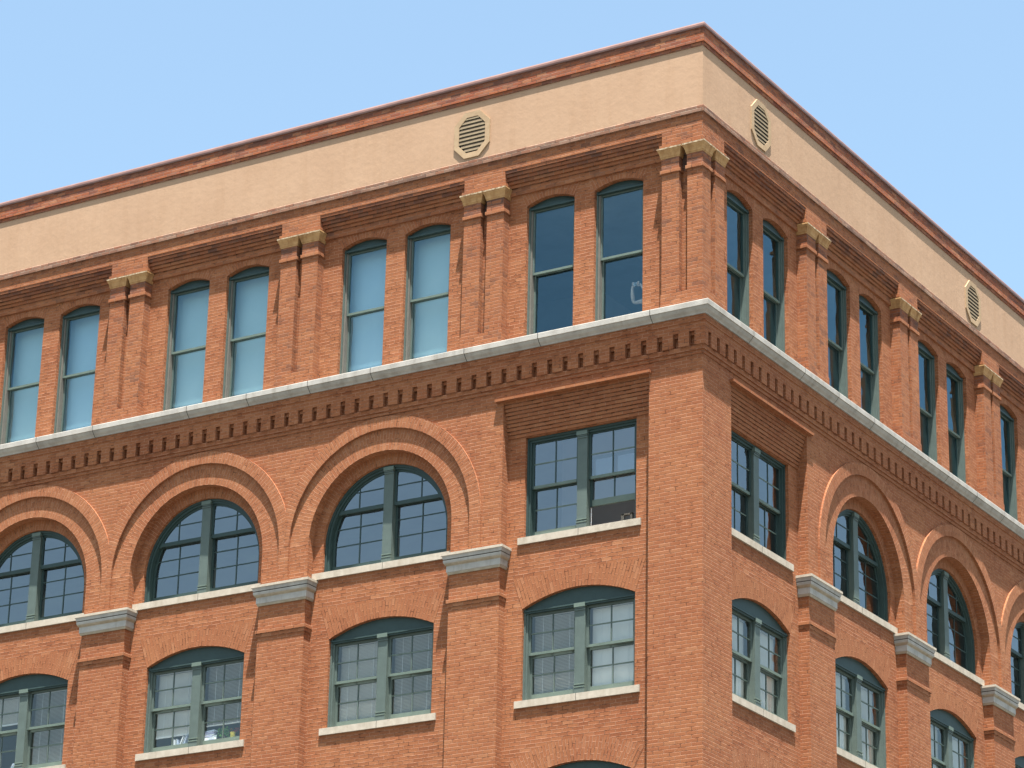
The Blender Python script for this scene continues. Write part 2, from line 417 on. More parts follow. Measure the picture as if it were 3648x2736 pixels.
# pilaster pairs and capitals of the top storey --------------------------------
def pil_cap(mb, side, s0, s1, corner=False):
    pr = [(0.0, 3.035), (.016, 3.035), (.018, 3.06), (.026, 3.068), (.030, 3.10), (.042, 3.14), (.060, 3.175), (.066, 3.205), (.074, 3.208), (.074, 3.236), (-.1, 3.262)]
    for (d0, z0), (d1, z1) in zip(pr, pr[1:]):
        a0, b0, a1, b1 = s0-max(d0, 0), s1+max(d0, 0), s0-max(d1, 0), s1+max(d1, 0)
        mb.face(side, [(a0, d0, z0), (b0, d0, z0), (b1, d1, z1), (a1, d1, z1)], M['yellow'] if z0 < 3.206 else M['yellow_top'])
        mb.face(side, [(b0, d0, z0), (b0, REC, z0), (b1, REC, z1), (b1, d1, z1)], M['yellow'])
        if not corner: mb.face(side, [(a0, d0, z0), (a0, REC, z0), (a1, REC, z1), (a1, d1, z1)], M['yellow'])
    mb.face(side, [(s0, 0, 3.035), (s1, 0, 3.035), (s1, REC, 3.035), (s0, REC, 3.035)], M['yellow'])
def pilaster(mb, side, s0, s1, corner=False):
    e = .028
    if corner:
        cbox(mb, s1, 0, .0, 3.06, M['brick_top']); cbox(mb, s1+e, e, 2.735, 2.80, M['brick_arch'], vo=2.735)
        cbox(mb, s1+.002, .012, 2.80, 3.034, M['brick_dirty'], vo=2.80); return
    a = s0
    mb.box(side, a, s1, 0, REC-.05, .0, 3.06, M['brick_top'])
    mb.box(side, a-e, s1+e, e, REC-.03, 2.735, 2.80, M['brick_arch'], vo=2.735)
    mb.box(side, a-.002, s1+.002, .012, REC-.03, 2.80, 3.034, M['brick_dirty'], vo=2.80)
for side in 'LR':
    for s0, s1, cn in [(0, .314, True), (.483, .843, False)]:
        if cn and side == 'R': continue
        X = MB()
        pilaster(X, side, s0, s1, cn)
        o = X.build('pilaster', bld)
        X = MB(); pil_cap(X, side, s0, s1, cn)
        if cn: pil_cap(X, 'R', s0, s1, cn)
        X.build('capital', o)
    for c in PC:
        for q in (-.257, .257):
            X = MB(); pilaster(X, side, c+q-.187, c+q+.187); o = X.build('pilaster', bld)
            X = MB(); pil_cap(X, side, c+q-.187, c+q+.187); X.build('capital', o)
X = MB()
for side in 'LR':
    # bed between the paired shafts, plinth, frieze blocks
    if side == 'L':
        cbox(X, .793, -.125, .0, 2.78, M['brick_top']); cbox(X, .793, -.124, 2.78, 3.22, M['brick_soot_shade']); cbox(X, .855, .012, .0, .345, M['brick_top'])
        cbox(X, .843, .003, 3.262, 3.572, M['brick_top']); cbox(X, .883, .030, 3.262, 3.315, M['brick_top'], vo=3.255)
    for s0, s1, f0, f1 in [(c-.444, c+.444, c-.455, c+.455) for c in PC]:
        X.box(side, s0+.05, s1-.05, -.125, REC-.02, .0, 2.78, M['brick_top']); X.box(side, s0+.05, s1-.05, -.124, REC-.02, 2.78, 3.22, M['brick_soot_shade'])
        X.box(side, s0-.012, s1+.012, .012, REC-.02, .0, .345, M['brick_top'])
        X.box(side, f0, f1, .003, REC-.02, 3.262, 3.572, M['brick_top'])
        X.box(side, f0-(.04 if s0 > 0 else 0), f1+.04, .030, REC-.02, 3.262, 3.315, M['brick_top'], vo=3.255)
    # corbelled panel above each pair of windows
    edges = [(.843, PC[0]-.455)] + [(PC[i]+.455, PC[i+1]-.455) for i in range(NB_-1)]
    for a, b_ in edges:
        for i in range(5):
            z1 = 3.576-.0673*i
            X.box(side, a-.02, b_+.02, -.045-.032*i, REC-.02, z1-.0673, z1-.060, M['brick_dirty'])
            X.box(side, a-.02, b_+.02, -.006-.032*i, REC-.02, z1-.0603, z1, M['brick_dirty'] if i < 3 else M['brick_top'], vo=z1-.0673*(1+5*i+3))
        X.box(side, a-.2, b_+.2, -.165, REC-.02, 3.10, 3.24, M['brick_top'], vo=3.10)
X.build('frieze', bld)

# brick arches over the top windows
def fan(mb, side, c, hw, spring, crown, top, ht, d, mt, n=16):
    A = seg(c, hw, spring, crown, n); B = [(c+ht*(1-2*i/n), top) for i in range(n+1)]
    mb.strip(side, A, B, d, d, mt, u0=.0)
# placed copies: build once per side, then copy
def place(src, side, dc):
    o = src.copy(); col.objects.link(o); o.location = (-dc, 0, 0) if side == 'L' else (0, dc, 0)
    return o
def copy_tree(src, side, dc, parent):
    o = place(src, side, dc); o.parent = parent
    for ch in src.children:
        c = ch.copy(); col.objects.link(c); c.parent = o
        if 'label' in c: del c['label']
    if 'label' in o: del o['label']
    return o
for side in 'LR':
    X = MB(); fan(X, side, 0, .522, 2.84, 2.965, 3.105, .655, REC+.004, M['brick'], 10)
    src = X.build('window_arch', bld)
    k = 0
    for n in range(NB_):
        for q in (-.735, .735):
            c = bc(n)+q + (-.01 if n == 0 else 0)
            if k == 0: src.location = (-c, 0, 0) if side == 'L' else (0, c, 0)
            else: place(src, side, c).parent = bld
            k += 1
    X = MB(); fan(X, side, 0, 1.162, -5.095, -4.828, -4.50, 1.37, REC+.004, M['brick_fan'], 24)
    src = X.build('window_arch', bld)
    for n in range(NB_):
        c = bc(n)
        if n == 0: src.location = (-c, 0, 0) if side == 'L' else (0, c, 0)
        else: place(src, side, c).parent = bld
    X = MB()
    A = seg(0, 1.162, -8.28, -8.01, 24)
    nrm = [(.42*math.sin(1.0*a[0]*.42), .42*math.cos(a[0]*.42)) for a in A]
    B = [(a[0]+q[0], a[1]+q[1]) for a, q in zip(A, nrm)]
    Mi = [(a[0]+q[0]*.5, a[1]+q[1]*.5) for a, q in zip(A, nrm)]
    X.strip(side, A, Mi, REC+.004, REC+.004, M['brick_arch'], u0=0); X.strip(side, Mi, B, REC+.004, REC+.004, M['brick_arch'], u0=.215)
    src = X.build('window_arch', bld); src.location = (-CB, 0, 0) if side == 'L' else (0, CB, 0)
    # arch surrounds of the storey below the ledge
    for n in range(1, NB_):
        c = bc(n)
        if n > 1 and n < 9:
            pass
        X = MB(); zc, zb = -3.22, -3.93; mt = M['brick_arch']; N = 40
        lo = c-2.9 if n == 1 else c-PITCH/2; hi = c+PITCH/2
        cl = lambda pts: [(min(max(a, lo), hi), b_) for a, b_ in pts]
        i1 = arcpts(c, zc, 2.02, 0, math.pi, N); o1 = arcpts(c, zc, 2.26, 0, math.pi, N)
        X.strip(side, i1, cl(o1), .04, .04, mt, u0=0)
        X.strip(side, i1, i1, .04, -.02, mt)
        X.strip(side, cl(o1), cl(o1), .04, -.0, mt)
        r1 = arcpts(c, zc, 1.6, 0, math.pi, N); rm = arcpts(c, zc, 1.815, 0, math.pi, N)
        X.strip(side, r1, rm, -.015, -.015, mt, u0=0); X.strip(side, rm, i1, -.015, -.015, mt, u0=.215)
        X.strip(side, r1, r1, -.015, REC, mt, u0=0)
        w1 = arcpts(c, zc, 1.39, 0, math.pi, N)
        X.strip(side, w1, r1, REC, REC, mt, u0=0)
        X.strip(side, w1, w1, REC, REC-.10, mt, u0=.05)
        for q in (-1, 1):
            a, b_ = c+q*2.02, min(max(c+q*2.26, lo), hi)
            X.box(side, a, b_, .04, -.02, zb, zc, M['brick'], skip='b')
            X.face(side, [(c+q*1.6, -.015, zb), (a, -.015, zb), (a, -.015, zc), (c+q*1.6, -.015, zc)], M['brick'])
            X.face(side, [(c+q*1.6, -.015, zb), (c+q*1.6, REC, zb), (c+q*1.6, REC, zc), (c+q*1.6, -.015, zc)], M['brick'])
            X.face(side, [(c+q*1.39, REC, -3.775), (c+q*1.6, REC, -3.775), (c+q*1.6, REC, zc), (c+q*1.39, REC, zc)], M['brick'])
            X.face(side, [(c+q*1.39, REC, -3.775), (c+q*1.39, REC-.1, -3.775), (c+q*1.39, REC-.1, zc), (c+q*1.39, REC, zc)], M['brick'])
        X.build('arch_surround', bld)
    # stone capitals on the piers
    pr = [(0, -4.31), (.022, -4.31), (.030, -4.285), (.030, -4.27), (.042, -4.262), (.042, -4.15), (.050, -4.138), (.066, -4.125), (.080, -4.10), (.088, -4.07), (.088, -4.045),
          (.076, -4.044), (.076, -4.030), (.092, -4.028), (.098, -3.99), (.112, -3.968), (.122, -3.964), (.122, -3.918), (-.0, -3.905)]
    pb = [(0, -4.925), (.014, -4.925), (.014, -4.856), (.034, -4.854), (.034, -4.787), (0, -4.783)]
    for nm, prf, mt, vo in (('pier_capital', pr, M['ledge'], 0), ('pier_band', pb, M['brick_arch'], 0)):
        X = MB(); hw = .537
        L = 0
        for (d0, z0), (d1, z1) in zip(prf, prf[1:]):
            k0, k1 = hw+d0, hw+d1; ln = abs(z1-z0)+abs(d1-d0)
            m_ = mt if not (nm == 'pier_capital' and z1 > -3.967) else M['sill']
            if nm == 'pier_capital' and (z0 < -4.27 or -4.155 < z0 < -4.12): m_ = M['fillet']
            if nm == 'pier_capital' and -4.046 < z0 < -4.03: m_ = M['dark']  # groove under the slab coloured near black for its shade
            vv = lambda z: z+4.925
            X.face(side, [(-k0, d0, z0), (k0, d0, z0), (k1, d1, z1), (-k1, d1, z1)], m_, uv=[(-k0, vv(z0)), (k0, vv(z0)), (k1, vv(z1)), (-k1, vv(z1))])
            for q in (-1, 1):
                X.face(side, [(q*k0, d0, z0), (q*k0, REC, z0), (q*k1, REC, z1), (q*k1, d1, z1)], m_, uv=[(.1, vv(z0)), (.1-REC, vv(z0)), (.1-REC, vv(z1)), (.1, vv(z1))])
        src = X.build(nm, bld)
        for i, c in enumerate(PC):
            if i == 0: src.location = (-c, 0, 0) if side == 'L' else (0, c, 0)
            else: place(src, side, c).parent = bld

# ------------------------------------------------------------------ windows
G, GD, GW = M['green'], M['green_shaded'], M['green_worn']
def sash(mb, side, s0, s1, z0, z1, d, vm, hm, st=.05, rb=.05, rt=.05, th=.045, mt=None):
    """rectangular sash with its glazing bars"""
    mt = mt or G
    mb.box(side, s0, s0+st, d, d-th, z0, z1, mt); mb.box(side, s1-st, s1, d, d-th, z0, z1, mt)
    mb.box(side, s0+st, s1-st, d-.002, d-th+.002, z0, z0+rb, GW); mb.box(side, s0+st, s1-st, d-.002, d-th+.002, z1-rt, z1, mt)
    for x in vm: mb.box(side, x-.011, x+.011, d-.010, d-th+.01, z0+rb, z1-rt, mt)
    for z in hm: mb.box(side, s0+st, s1-st, d-.012, d-th+.012, z-.011, z+.011, GW)
def mullion(side, zt, zb, d=-.30, blk=.15, parent=None):
    X = MB()
    X.box(side, -.103, .103, d, d-.12, zb, zt, GW if False else G)
    X.box(side, -.112, .112, d+.035, d-.02, zt-.075, zt, GW); X.box(side, -.100, .100, d+.025, d-.02, zt-.10, zt-.082, G)
    X.box(side, -.108, .108, d+.015, d-.02, zt-.135, zt-.107, G)
    for q in (.175, .125): X.box(side, -.108, .108, d+.016, d-.02, zb+q, zb+q+.022, GW)
    X.box(side, -.106, .106, d+.010, d-.02, zb, zb+.12, G)
    return X.build('mullion', parent)
def sill(side, hw, zt, parent):
    X = MB(); mt = M['sill']; h = .128; fr = REC+.040
    X.face(side, [(-hw, fr, zt-h), (hw, fr, zt-h), (hw, fr, zt), (-hw, fr, zt)], mt)
    X.face(side, [(-hw, fr, zt), (hw, fr, zt), (hw, REC, zt+.012), (-hw, REC, zt+.012)], mt)
    for q in (-hw, hw): X.face(side, [(q, fr, zt-h), (q, REC-.02, zt-h), (q, REC-.02, zt+.012), (q, fr, zt)], mt)
    X.face(side, [(-hw, fr, zt-h), (hw, fr, zt-h), (hw, REC-.02, zt-h), (-hw, REC-.02, zt-h)], mt)
    k = min(hw, 1.39) - .10 if hw > 1.3 else 1.155
    X.face(side, [(-k, REC, zt+.012), (k, REC, zt+.012), (k, REC-.30, zt+.03), (-k, REC-.30, zt+.03)], mt)
    X.box(side, -.004, .004, fr+.0015, fr-.01, zt-h, zt, M['dark'])
    return X.build('sill', parent)
def blinds(side, s0, s1, z0, z1, d, parent, ang=35, lab=None, mt=None):
    X = MB(); z = z1-.03; h = .026; a = RA(ang)
    X.box(side, s0, s1, d+.02, d-.02, z1-.03, z1, mt or M['blind'])
    while z > z0+.02:
        z -= h; dy = .0125*math.cos(a); dz = .0145*math.sin(a)
        X.face(side, [(s0, d-dy, z-dz), (s1, d-dy, z-dz), (s1, d+dy, z+dz), (s0, d+dy, z+dz)], mt or M['blind'])
    X.box(side, s0, s1, d+.014, d-.014, z0, z0+.022, mt or M['blind'])
    for q in (.2, .8):
        s_ = s0+(s1-s0)*q; X.box(side, s_-.003, s_+.003, d+.018, d+.015, z0, z1, M['blind'])
    return X.build('venetian_blind', parent, label=lab)

def window_seg(side, c, dz=0., bl=(None, None), low=True):
    """paired double-hung window under a segmental arch; local s measured from the bay centre"""
    sp, cr, zb = -5.095+dz, -4.828+dz, -6.80+dz
    loc = (-c, 0, 0) if side == 'L' else (0, c, 0)
    X = MB(); d = REC-.065
    for q in (-1, 1):
        X.box(side, q*1.165, q*1.125, d, d-.2, zb, sp+.02, G); X.box(side, q*1.126, q*1.088, d-.028, d-.2, zb, sp-.02, G)
    arc = seg(0, 1.165, sp, cr, 16); base = [(1.165*(1-2*i/16), sp-.03) for i in range(17)]
    X.strip(side, base, arc, d-.02, d-.02, GD)
    X.box(side, -1.165, 1.165, d+.02, d-.15, sp-.055, sp-.028, GD); X.box(side, -1.13, 1.13, d, d-.15, sp-.085, sp-.056, GD)
    wdw = X.build('window', bld, loc)
    mullion(side, sp-.03, zb, d-.01, parent=wdw)
    ds = d-.065
    for q in (-1, 1):
        a, b_ = sorted((q*.10, q*1.10))
        X = MB(); sash(X, side, a, b_, -5.945+dz, sp-.075, ds, [(a+b_)/2], [-5.545+dz]); X.build('upper_sash', wdw)
        X = MB(); sash(X, side, a, b_, zb, -5.935+dz, ds-.065, [(a+b_)/2], [-6.30+dz], rb=.15, rt=.05); X.build('lower_sash', wdw)
        k = bl[0] if q < 0 else bl[1]
        if k: blinds(side, a+.04, b_-.04, k[0]+dz, -5.17+dz, ds-.16, wdw, ang=k[1])
    X = MB()
    for q in (-1, 1):
        a, b_ = sorted((q*.14, q*1.06))
        X.face(side, [(a, ds-.02, -5.93+dz), (b_, ds-.02, -5.93+dz), (b_, ds-.02, -5.18+dz), (a, ds-.02, -5.18+dz)], M['glass'])
        X.face(side, [(a, ds-.085, -6.70+dz), (b_, ds-.085, -6.70+dz), (b_, ds-.085, -5.96+dz), (a, ds-.085, -5.96+dz)], M['glass'])
    X.build('glass', wdw); sill(side, 1.272, zb-.005, wdw)
    return wdw

def window_rect(side, c, raised=False):
    tp, zb = -1.823, -3.74; loc = (-c, 0, 0) if side == 'L' else (0, c, 0)
    X = MB(); d = REC-.065
    for q in (-1, 1):
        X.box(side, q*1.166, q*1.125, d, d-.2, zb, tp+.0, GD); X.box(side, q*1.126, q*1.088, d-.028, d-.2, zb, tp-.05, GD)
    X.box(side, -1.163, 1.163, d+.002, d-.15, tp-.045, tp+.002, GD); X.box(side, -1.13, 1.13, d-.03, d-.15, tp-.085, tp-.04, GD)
    wdw = X.build('window', bld, loc)
    mullion(side, tp-.045, zb, d-.01, parent=wdw); ds = d-.065
    G_ = []
    for q in (-1, 1):
        a, b_ = sorted((q*.10, q*1.10)); up = .42 if (raised and q < 0) else 0
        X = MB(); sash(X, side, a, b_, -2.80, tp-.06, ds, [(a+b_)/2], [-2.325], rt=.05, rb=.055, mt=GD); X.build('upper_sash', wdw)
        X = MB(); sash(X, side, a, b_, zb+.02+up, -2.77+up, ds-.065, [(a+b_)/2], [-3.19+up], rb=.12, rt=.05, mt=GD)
        X.build('lower_sash', wdw, label='lower sash pushed part way up' if up else None)
        G_ += [(a+.04, b_-.04, -2.77, tp-.09, ds-.02), (a+.04, b_-.04, zb+.12+up, -2.80+up, ds-.085)]
    X = MB()
    for a, b_, z0, z1, dd in G_: X.face(side, [(a, dd, z0), (b_, dd, z0), (b_, dd, z1), (a, dd, z1)], M['glass_mid'])
    X.build('glass', wdw); sill(side, 1.272, zb-.015, wdw)
    return wdw

def arch_window(side):
    zc, zb, d = -3.22, -3.775, REC-.065; N = 36
    def ring(mb, R0, R1, d0, d1, mt, zbot=zb, seg_=(0, math.pi)):
        A = arcpts(0, zc, R0, *seg_, N); B = arcpts(0, zc, R1, *seg_, N)
        mb.strip(side, A, B, d0, d0, mt); mb.strip(side, A, A, d0, d1, mt); mb.strip(side, B, B, d0, d1, mt)
        for q in (-1, 1): mb.box(side, q*R0, q*R1, d0, d1, zbot, zc, mt)
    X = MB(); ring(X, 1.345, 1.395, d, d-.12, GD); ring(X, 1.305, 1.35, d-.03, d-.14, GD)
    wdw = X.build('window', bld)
    mullion(side, -1.862, zb, d-.01, parent=wdw); ds = d-.065
    zm = -2.58
    def clipsash(mb, q, R, z0, z1, dd, vm, hm, rb, rt, st=.045):
        # stile by the mullion, curved outer stile, rails and bars cut at the arc
        lim = lambda z: math.sqrt(max(R*R-max(z-zc, 0)**2, 0)) if z > zc else R
        ztop = lambda s_: zc+math.sqrt(max(R*R-s_*s_, 0))
        zt = min(z1, ztop(.10))
        mb.box(side, q*.10, q*(.10+st), dd, dd-.045, z0, zt, GD)
        n = 22; A = []; B = []
        zz1 = z1 if z1 < zc+R else None
        if z1 < -2: zs = [z0+(z1-z0)*i/n for i in range(n+1)]; A = [(q*lim(z), z) for z in zs]; B = [(q*(lim(z)-st*1.0), z) for z in zs]
        else:
            a1 = math.acos(.10/R); a0 = math.asin((z0-zc)/R)
            A = [(q*R*math.cos(a0+(a1-a0)*i/n), zc+R*math.sin(a0+(a1-a0)*i/n)) for i in range(n+1)]
            B = [(q*(R-st)*math.cos(a0+(a1-a0)*i/n), zc+(R-st)*math.sin(a0+(a1-a0)*i/n)) for i in range(n+1)]
        mb.strip(side, A, B, dd, dd, GD); mb.strip(side, B, B, dd, dd-.045, GD); mb.strip(side, A, A, dd, dd-.045, GD)
        mb.box(side, q*(.10+st), q*(lim(z0)-.02), dd-.002, dd-.043, z0, z0+rb, GD)
        if rt: mb.box(side, q*(.10+st), q*(lim(z1)-.02), dd-.002, dd-.043, z1-rt, z1, GD)
        for x in vm:
            tz = (z1-rt) if rt else ztop(x)-st; mb.box(side, q*(x-.011), q*(x+.011), dd-.01, dd-.035, z0+rb, tz, GD)
        for z in hm: mb.box(side, q*(.10+st), q*(lim(z)-st*.8), dd-.012, dd-.033, z-.011, z+.011, GD)
    R = 1.312
    for q in (-1, 1):
        X = MB(); clipsash(X, q, R, -2.625, 0, ds, [.70], [-2.236], .075, 0); X.build('upper_sash', wdw)
        X = MB(); clipsash(X, q, R-.01, zb+.01, -2.58, ds-.065, [.70], [-2.90, -3.235], .14, .05); X.build('lower_sash', wdw)
    X = MB()
    A = arcpts(0, zc, R-.02, math.asin((-2.60-zc)/(R-.02)), math.pi-math.asin((-2.60-zc)/(R-.02)), N)
    X.poly(side, A, [], ds-.02, M['glass_mid'])
    B = [(R-.03, zb+.05)] + arcpts(0, zc, R-.03, 0, math.asin((-2.60-zc)/(R-.03)), 12) + arcpts(0, zc, R-.03, math.pi-math.asin((-2.60-zc)/(R-.03)), math.pi, 12) + [(-(R-.03), zb+.05)]
    X.poly(side, B, [], ds-.085, M['glass_mid'])
    X.build('glass', wdw); sill(side, 1.598, zb+.0, wdw)
    return wdw

def top_window(side):
    sp, cr, zb, d = 2.84, 2.965, .02, REC-.08
    X = MB()
    for q in (-1, 1):
        X.box(side, q*.523, q*.488, d, d-.16, zb, sp+.02, G); X.box(side, q*.489, q*.455, d-.03, d-.16, zb, sp-.03, M['wood'] if side == 'L' else G)
    arc = seg(0, .523, sp, cr, 12); base = [(.523*(1-2*i/12), sp-.04) for i in range(13)]
    X.strip(side, base, arc, d-.03, d-.03, GD); X.strip(side, base, arc, d, d-.03, GD)
    X.box(side, -.523, .523, d+.012, d-.12, sp-.065, sp-.035, GD)
    wdw = X.build('window', bld); ds = d-.06
    X = MB(); sash(X, side, -.46, .46, 1.465, sp-.06, ds, [], [], st=.038, rb=.045, rt=.035); X.build('upper_sash', wdw)
    X = MB(); sash(X, side, -.46, .46, zb, 1.50, ds-.065, [], [], st=.038, rb=.06, rt=.035); X.build('lower_sash', wdw)
    X = MB()
    X.face(side, [(-.43, ds-.02, 1.5), (.43, ds-.02, 1.5), (.43, ds-.02, 2.77), (-.43, ds-.02, 2.77)], M['glass_top'])
    X.face(side, [(-.43, ds-.085, .05), (.43, ds-.085, .05), (.43, ds-.085, 1.48), (-.43, ds-.085, 1.48)], M['glass_top'])
    X.build('glass', wdw)
    return wdw
for side in 'LR':
    for n in range(NB_):
        if side == 'L':
            bl = {0: ((-6.66, 62), (-6.66, 18)), 1: ((-6.66, 14), (-6.66, 30)), 2: ((-6.36, 12), (-6.46, 42)), 3: ((-6.66, 10), (-5.75, 30))}.get(n, ((-6.6, 40), (-6.6, 40)))
        else:
            bl = {0: ((-6.66, 50), (-6.66, 50)), 1: ((-6.66, 45), (-6.66, 35)), 2: ((-6.66, 35), (-6.66, 45))}.get(n, ((-6.6, 40), (-6.6, 40)))
        window_seg(side, bc(n), 0, bl)
    for n in range(2): window_seg(side, bc(n), -3.18, (None, None))
    window_rect(side, CB, raised=(side == 'L'))
    src = arch_window(side)
    for n in range(1, NB_):
        c = bc(n)
        if n == 1: src.location = (-c, 0, 0) if side == 'L' else (0, c, 0)
        else: copy_tree(src, side, c, bld)
    src = top_window(side); k = 0; sh = None
    for n in range(NB_):
        for q in (-.735, .735):
            c = bc(n)+q + (-.01 if n == 0 else 0)
            if k == 0: o = src; src.location = (-c, 0, 0) if side == 'L' else (0, c, 0)
            else: o = copy_tree(src, side, c, bld)
            if side == 'L' and n > 0:
                if sh is None:
                    X = MB(); X.box(side, -.56, .56, REC-.40, REC-.405, .03, 2.95, M['shade']); sh = X.build('roller_shade')
                    sh.parent = o
                else:
                    s2 = sh.copy(); col.objects.link(s2); s2.parent = o
                    if k in (3, 6): s2.material_slots[0].link = 'OBJECT'; s2.material_slots[0].material = M['shade_blue']
                    sh_last = s2
            k += 1
    # the copies made after the shade exists must not inherit it twice

# ------------------------------------------------------------------ octagonal vents
def octo(w_, h_, a, b_): return [(w_, -b_), (w_, b_), (a, h_), (-a, h_), (-w_, b_), (-w_, -b_), (-a, -h_), (a, -h_)]
for side, s_ in (('L', 4.985), ('R', 2.285), ('R', 12.29)):
    loc = (-s_, 0, 4.505) if side == 'L' else (0, s_, 4.505)
    o_ = octo(.40, .485, .165, .24); i_ = octo(.295, .375, .125, .195)
    X = MB()
    A = o_+[o_[0]]; B = i_+[i_[0]]
    for i in range(8):
        X.face(side, [(A[i][0], .050, A[i][1]), (A[i+1][0], .050, A[i+1][1]), (B[i+1][0],   .047, B[i+1][1]), (B[i][0],   .047, B[i][1])], M['vent'])
        X.face(side, [(A[i][0], .050, A[i][1]), (A[i+1][0], .050, A[i+1][1]), (A[i+1][0], .0, A[i+1][1]), (A[i][0], .0, A[i][1])], M['vent'])
        X.face(side, [(B[i][0],   .047, B[i][1]), (B[i+1][0],   .047, B[i+1][1]), (B[i+1][0], -.02, B[i+1][1]), (B[i][0], -.02, B[i][1])], M['vent'])
    X.face(side, [(q[0], .022, q[1]) for q in i_], M['dark'])
    v = X.build('vent', bld, loc)
    X = MB()
    for i in range(9):
        z = -.335+.084*i
        zz = abs(z+.01)
        hw_ = .292 if zz < .19 else .292-(zz-.19)*(.292-.13)/(.185)
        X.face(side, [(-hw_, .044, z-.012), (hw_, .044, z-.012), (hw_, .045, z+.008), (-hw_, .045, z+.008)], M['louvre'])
        X.face(side, [(-hw_, .045, z+.008), (hw_, .045, z+.008), (hw_, .024, z+.066), (-hw_, .024, z+.066)], M['louvre_shaded'])
    X.build('louvre', v)

# ------------------------------------------------------------------ interior
def slab(name, z0, z1, mt):
    X = MB(); X.box('L', .50, SEND-.3, -.50, -SEND+.3, z0, z1, mt); return X.build(name, bld)
slab('ceiling', 3.12, 3.3, M['inner']); slab('floor_slab', -.75, -.60, M['inner_floor']); slab('ceiling', -1.3, -1.15, M['inner'])
slab('floor_slab', -4.75, -4.62, M['inner']); slab('floor_slab', -7.95, -7.75, M['inner'])
X = MB()
for side in 'LR':
    for z0, z1 in ((-.6, 3.12), (-4.62, -1.3), (-7.75, -4.75), (-12, -7.95)):
        X.box(side, 5.2, SEND-.6, -5.0, -5.2, z0, z1, M['inner'])
X.build('interior_wall', bld)
X = MB()
X.box('L', 1.2, 4.0, -1.9, -1.95, -4.6, -1.32, M['pale_inner']); X.build('partition', bld)
X = MB(); X.box('L', bc(2)-1.1, bc(2)+1.1, -.452, -.80, -6.70, -6.665, M['blind']); X.build('window_board', bld); X = MB(); X.box('L', bc(3)-1.1, bc(3)+1.1, -.452, -.80, -6.70, -6.665, M['blind'])
X.build('window_board', bld)


# ------------------------------------------------------------------ things seen behind the windows
def tag(o, label, cat, group=None):
    o['label'] = label; o['category'] = cat
    if group: o['group'] = group
    return o
def wbox(vs, fs, c, sx, sy, sz, rz=0., rx=0.):
    """box with its own turn; c = centre of its base, world space"""
    i0 = len(vs); ca, sa = math.cos(rz), math.sin(rz)
    for z in (0, sz):
        for x, y in ((-sx/2, -sy/2), (sx/2, -sy/2), (sx/2, sy/2), (-sx/2, sy/2)):
            yy, zz = y*math.cos(rx)-z*math.sin(rx), y*math.sin(rx)+z*math.cos(rx)
            vs.append((c[0]+x*ca-yy*sa, c[1]+x*sa+yy*ca, c[2]+zz))
    for f in ((0, 3, 2, 1), (4, 5, 6, 7), (0, 1, 5, 4), (1, 2, 6, 5), (2, 3, 7, 6), (3, 0, 4, 7)): fs.append([i0+q for q in f])
def wmesh(name, vs, fs, mats, mi=None, parent=None, bev=0.):
    me = bpy.data.meshes.new(name); me.from_pydata(vs, [], fs)
    for q in mats: me.materials.append(q)
    if mi:
        for p_, q in zip(me.polygons, mi): p_.material_index = q
    if bev:
        bm = bmesh.new(); bm.from_mesh(me)
        bmesh.ops.bevel(bm, geom=bm.edges, offset=bev, segments=2, affect='EDGES'); bm.to_mesh(me); bm.free()
    o = bpy.data.objects.new(name, me); col.objects.link(o); o.parent = parent; return o
white = flat('white_paper', (.80, .80, .82)); pale = flat('pale_blue_paper', (.50, .56, .72)); grey = flat('grey_cover', (.35, .36, .38)); lav = flat('lavender_folder', (.50, .48, .68))
ylw = flat('yellow_ceramic', (.75, .60, .08), .35); leafm = flat('leaf', (.14, .34, .06), .6); redm = flat('red_petal', (.45, .05, .04)); terr = flat('dark_pot', (.12, .08, .06))
beige = flat('beige_frame', (.30, .27, .23)); silver = flat('silver', (.62, .63, .65), .3, .8); chrome = flat('white_rod', (.8, .8, .8), .4)
skin = flat('skin', (.88, .62, .52), .6); navy = flat('dark_shirt', (.02, .025, .04), .9); hairm = flat('dark_hair', (.03, .02, .015), .8)
BZ = -6.664
# leaning books
vs, fs, mi = [], [], []
for i, (ds_, h_, t_, lean, m_) in enumerate([(.30, .15, .03, .0, 2), (.265, .13, .03, .05, 0), (.225, .14, .035, -.03, 2), (.185, .12, .03, .1, 1), (.14, .19, .025, -.42, 0), (.09, .21, .03, -.45, 2), (.05, .20, .022, -.42, 1)]):
    c = P('L', 11.40+ds_, -.505, BZ); n0 = len(fs)
    i0 = len(vs); wbox(vs, fs, (0, 0, 0), t_, .10, h_)
    for k in range(i0, len(vs)):
        x, y, z = vs[k]; vs[k] = (c[0]+x*math.cos(lean)-z*math.sin(-lean)*-1, c[1]+y, c[2]+z*math.cos(lean)+abs(math.sin(lean))*t_*.5)
    mi += [m_]*6
tag(wmesh('book', vs, fs, [white, pale, grey], mi), 'row of pale books leaning behind the lower left pane beside the mullion', 'books')
# paper pile with folded sheets
vs, fs, mi = [], [], []; z = BZ; random.seed(3)
for i in range(9):
    h_ = random.choice((.012, .02, .028)); wbox(vs, fs, P('L', 10.90+random.uniform(-.03, .03), -.515+random.uniform(-.01, .01), z), .30+random.uniform(-.05, .05), .10, h_, random.uniform(-.12, .12)); mi += [random.choice((0, 0, 1, 2))]*6; z += h_
tag(wmesh('paper_pile', vs, fs, [white, pale, lav], mi), 'heap of white and lavender papers behind the lower right window pane', 'papers')
vs, fs = [], []; wbox(vs, fs, P('L', 10.82, -.458, BZ), .27, .012, .125, .05, -.2)
tag(wmesh('folded_card', vs, fs, [white], bev=.003), 'bright white folded card standing in front of the paper heap', 'card')
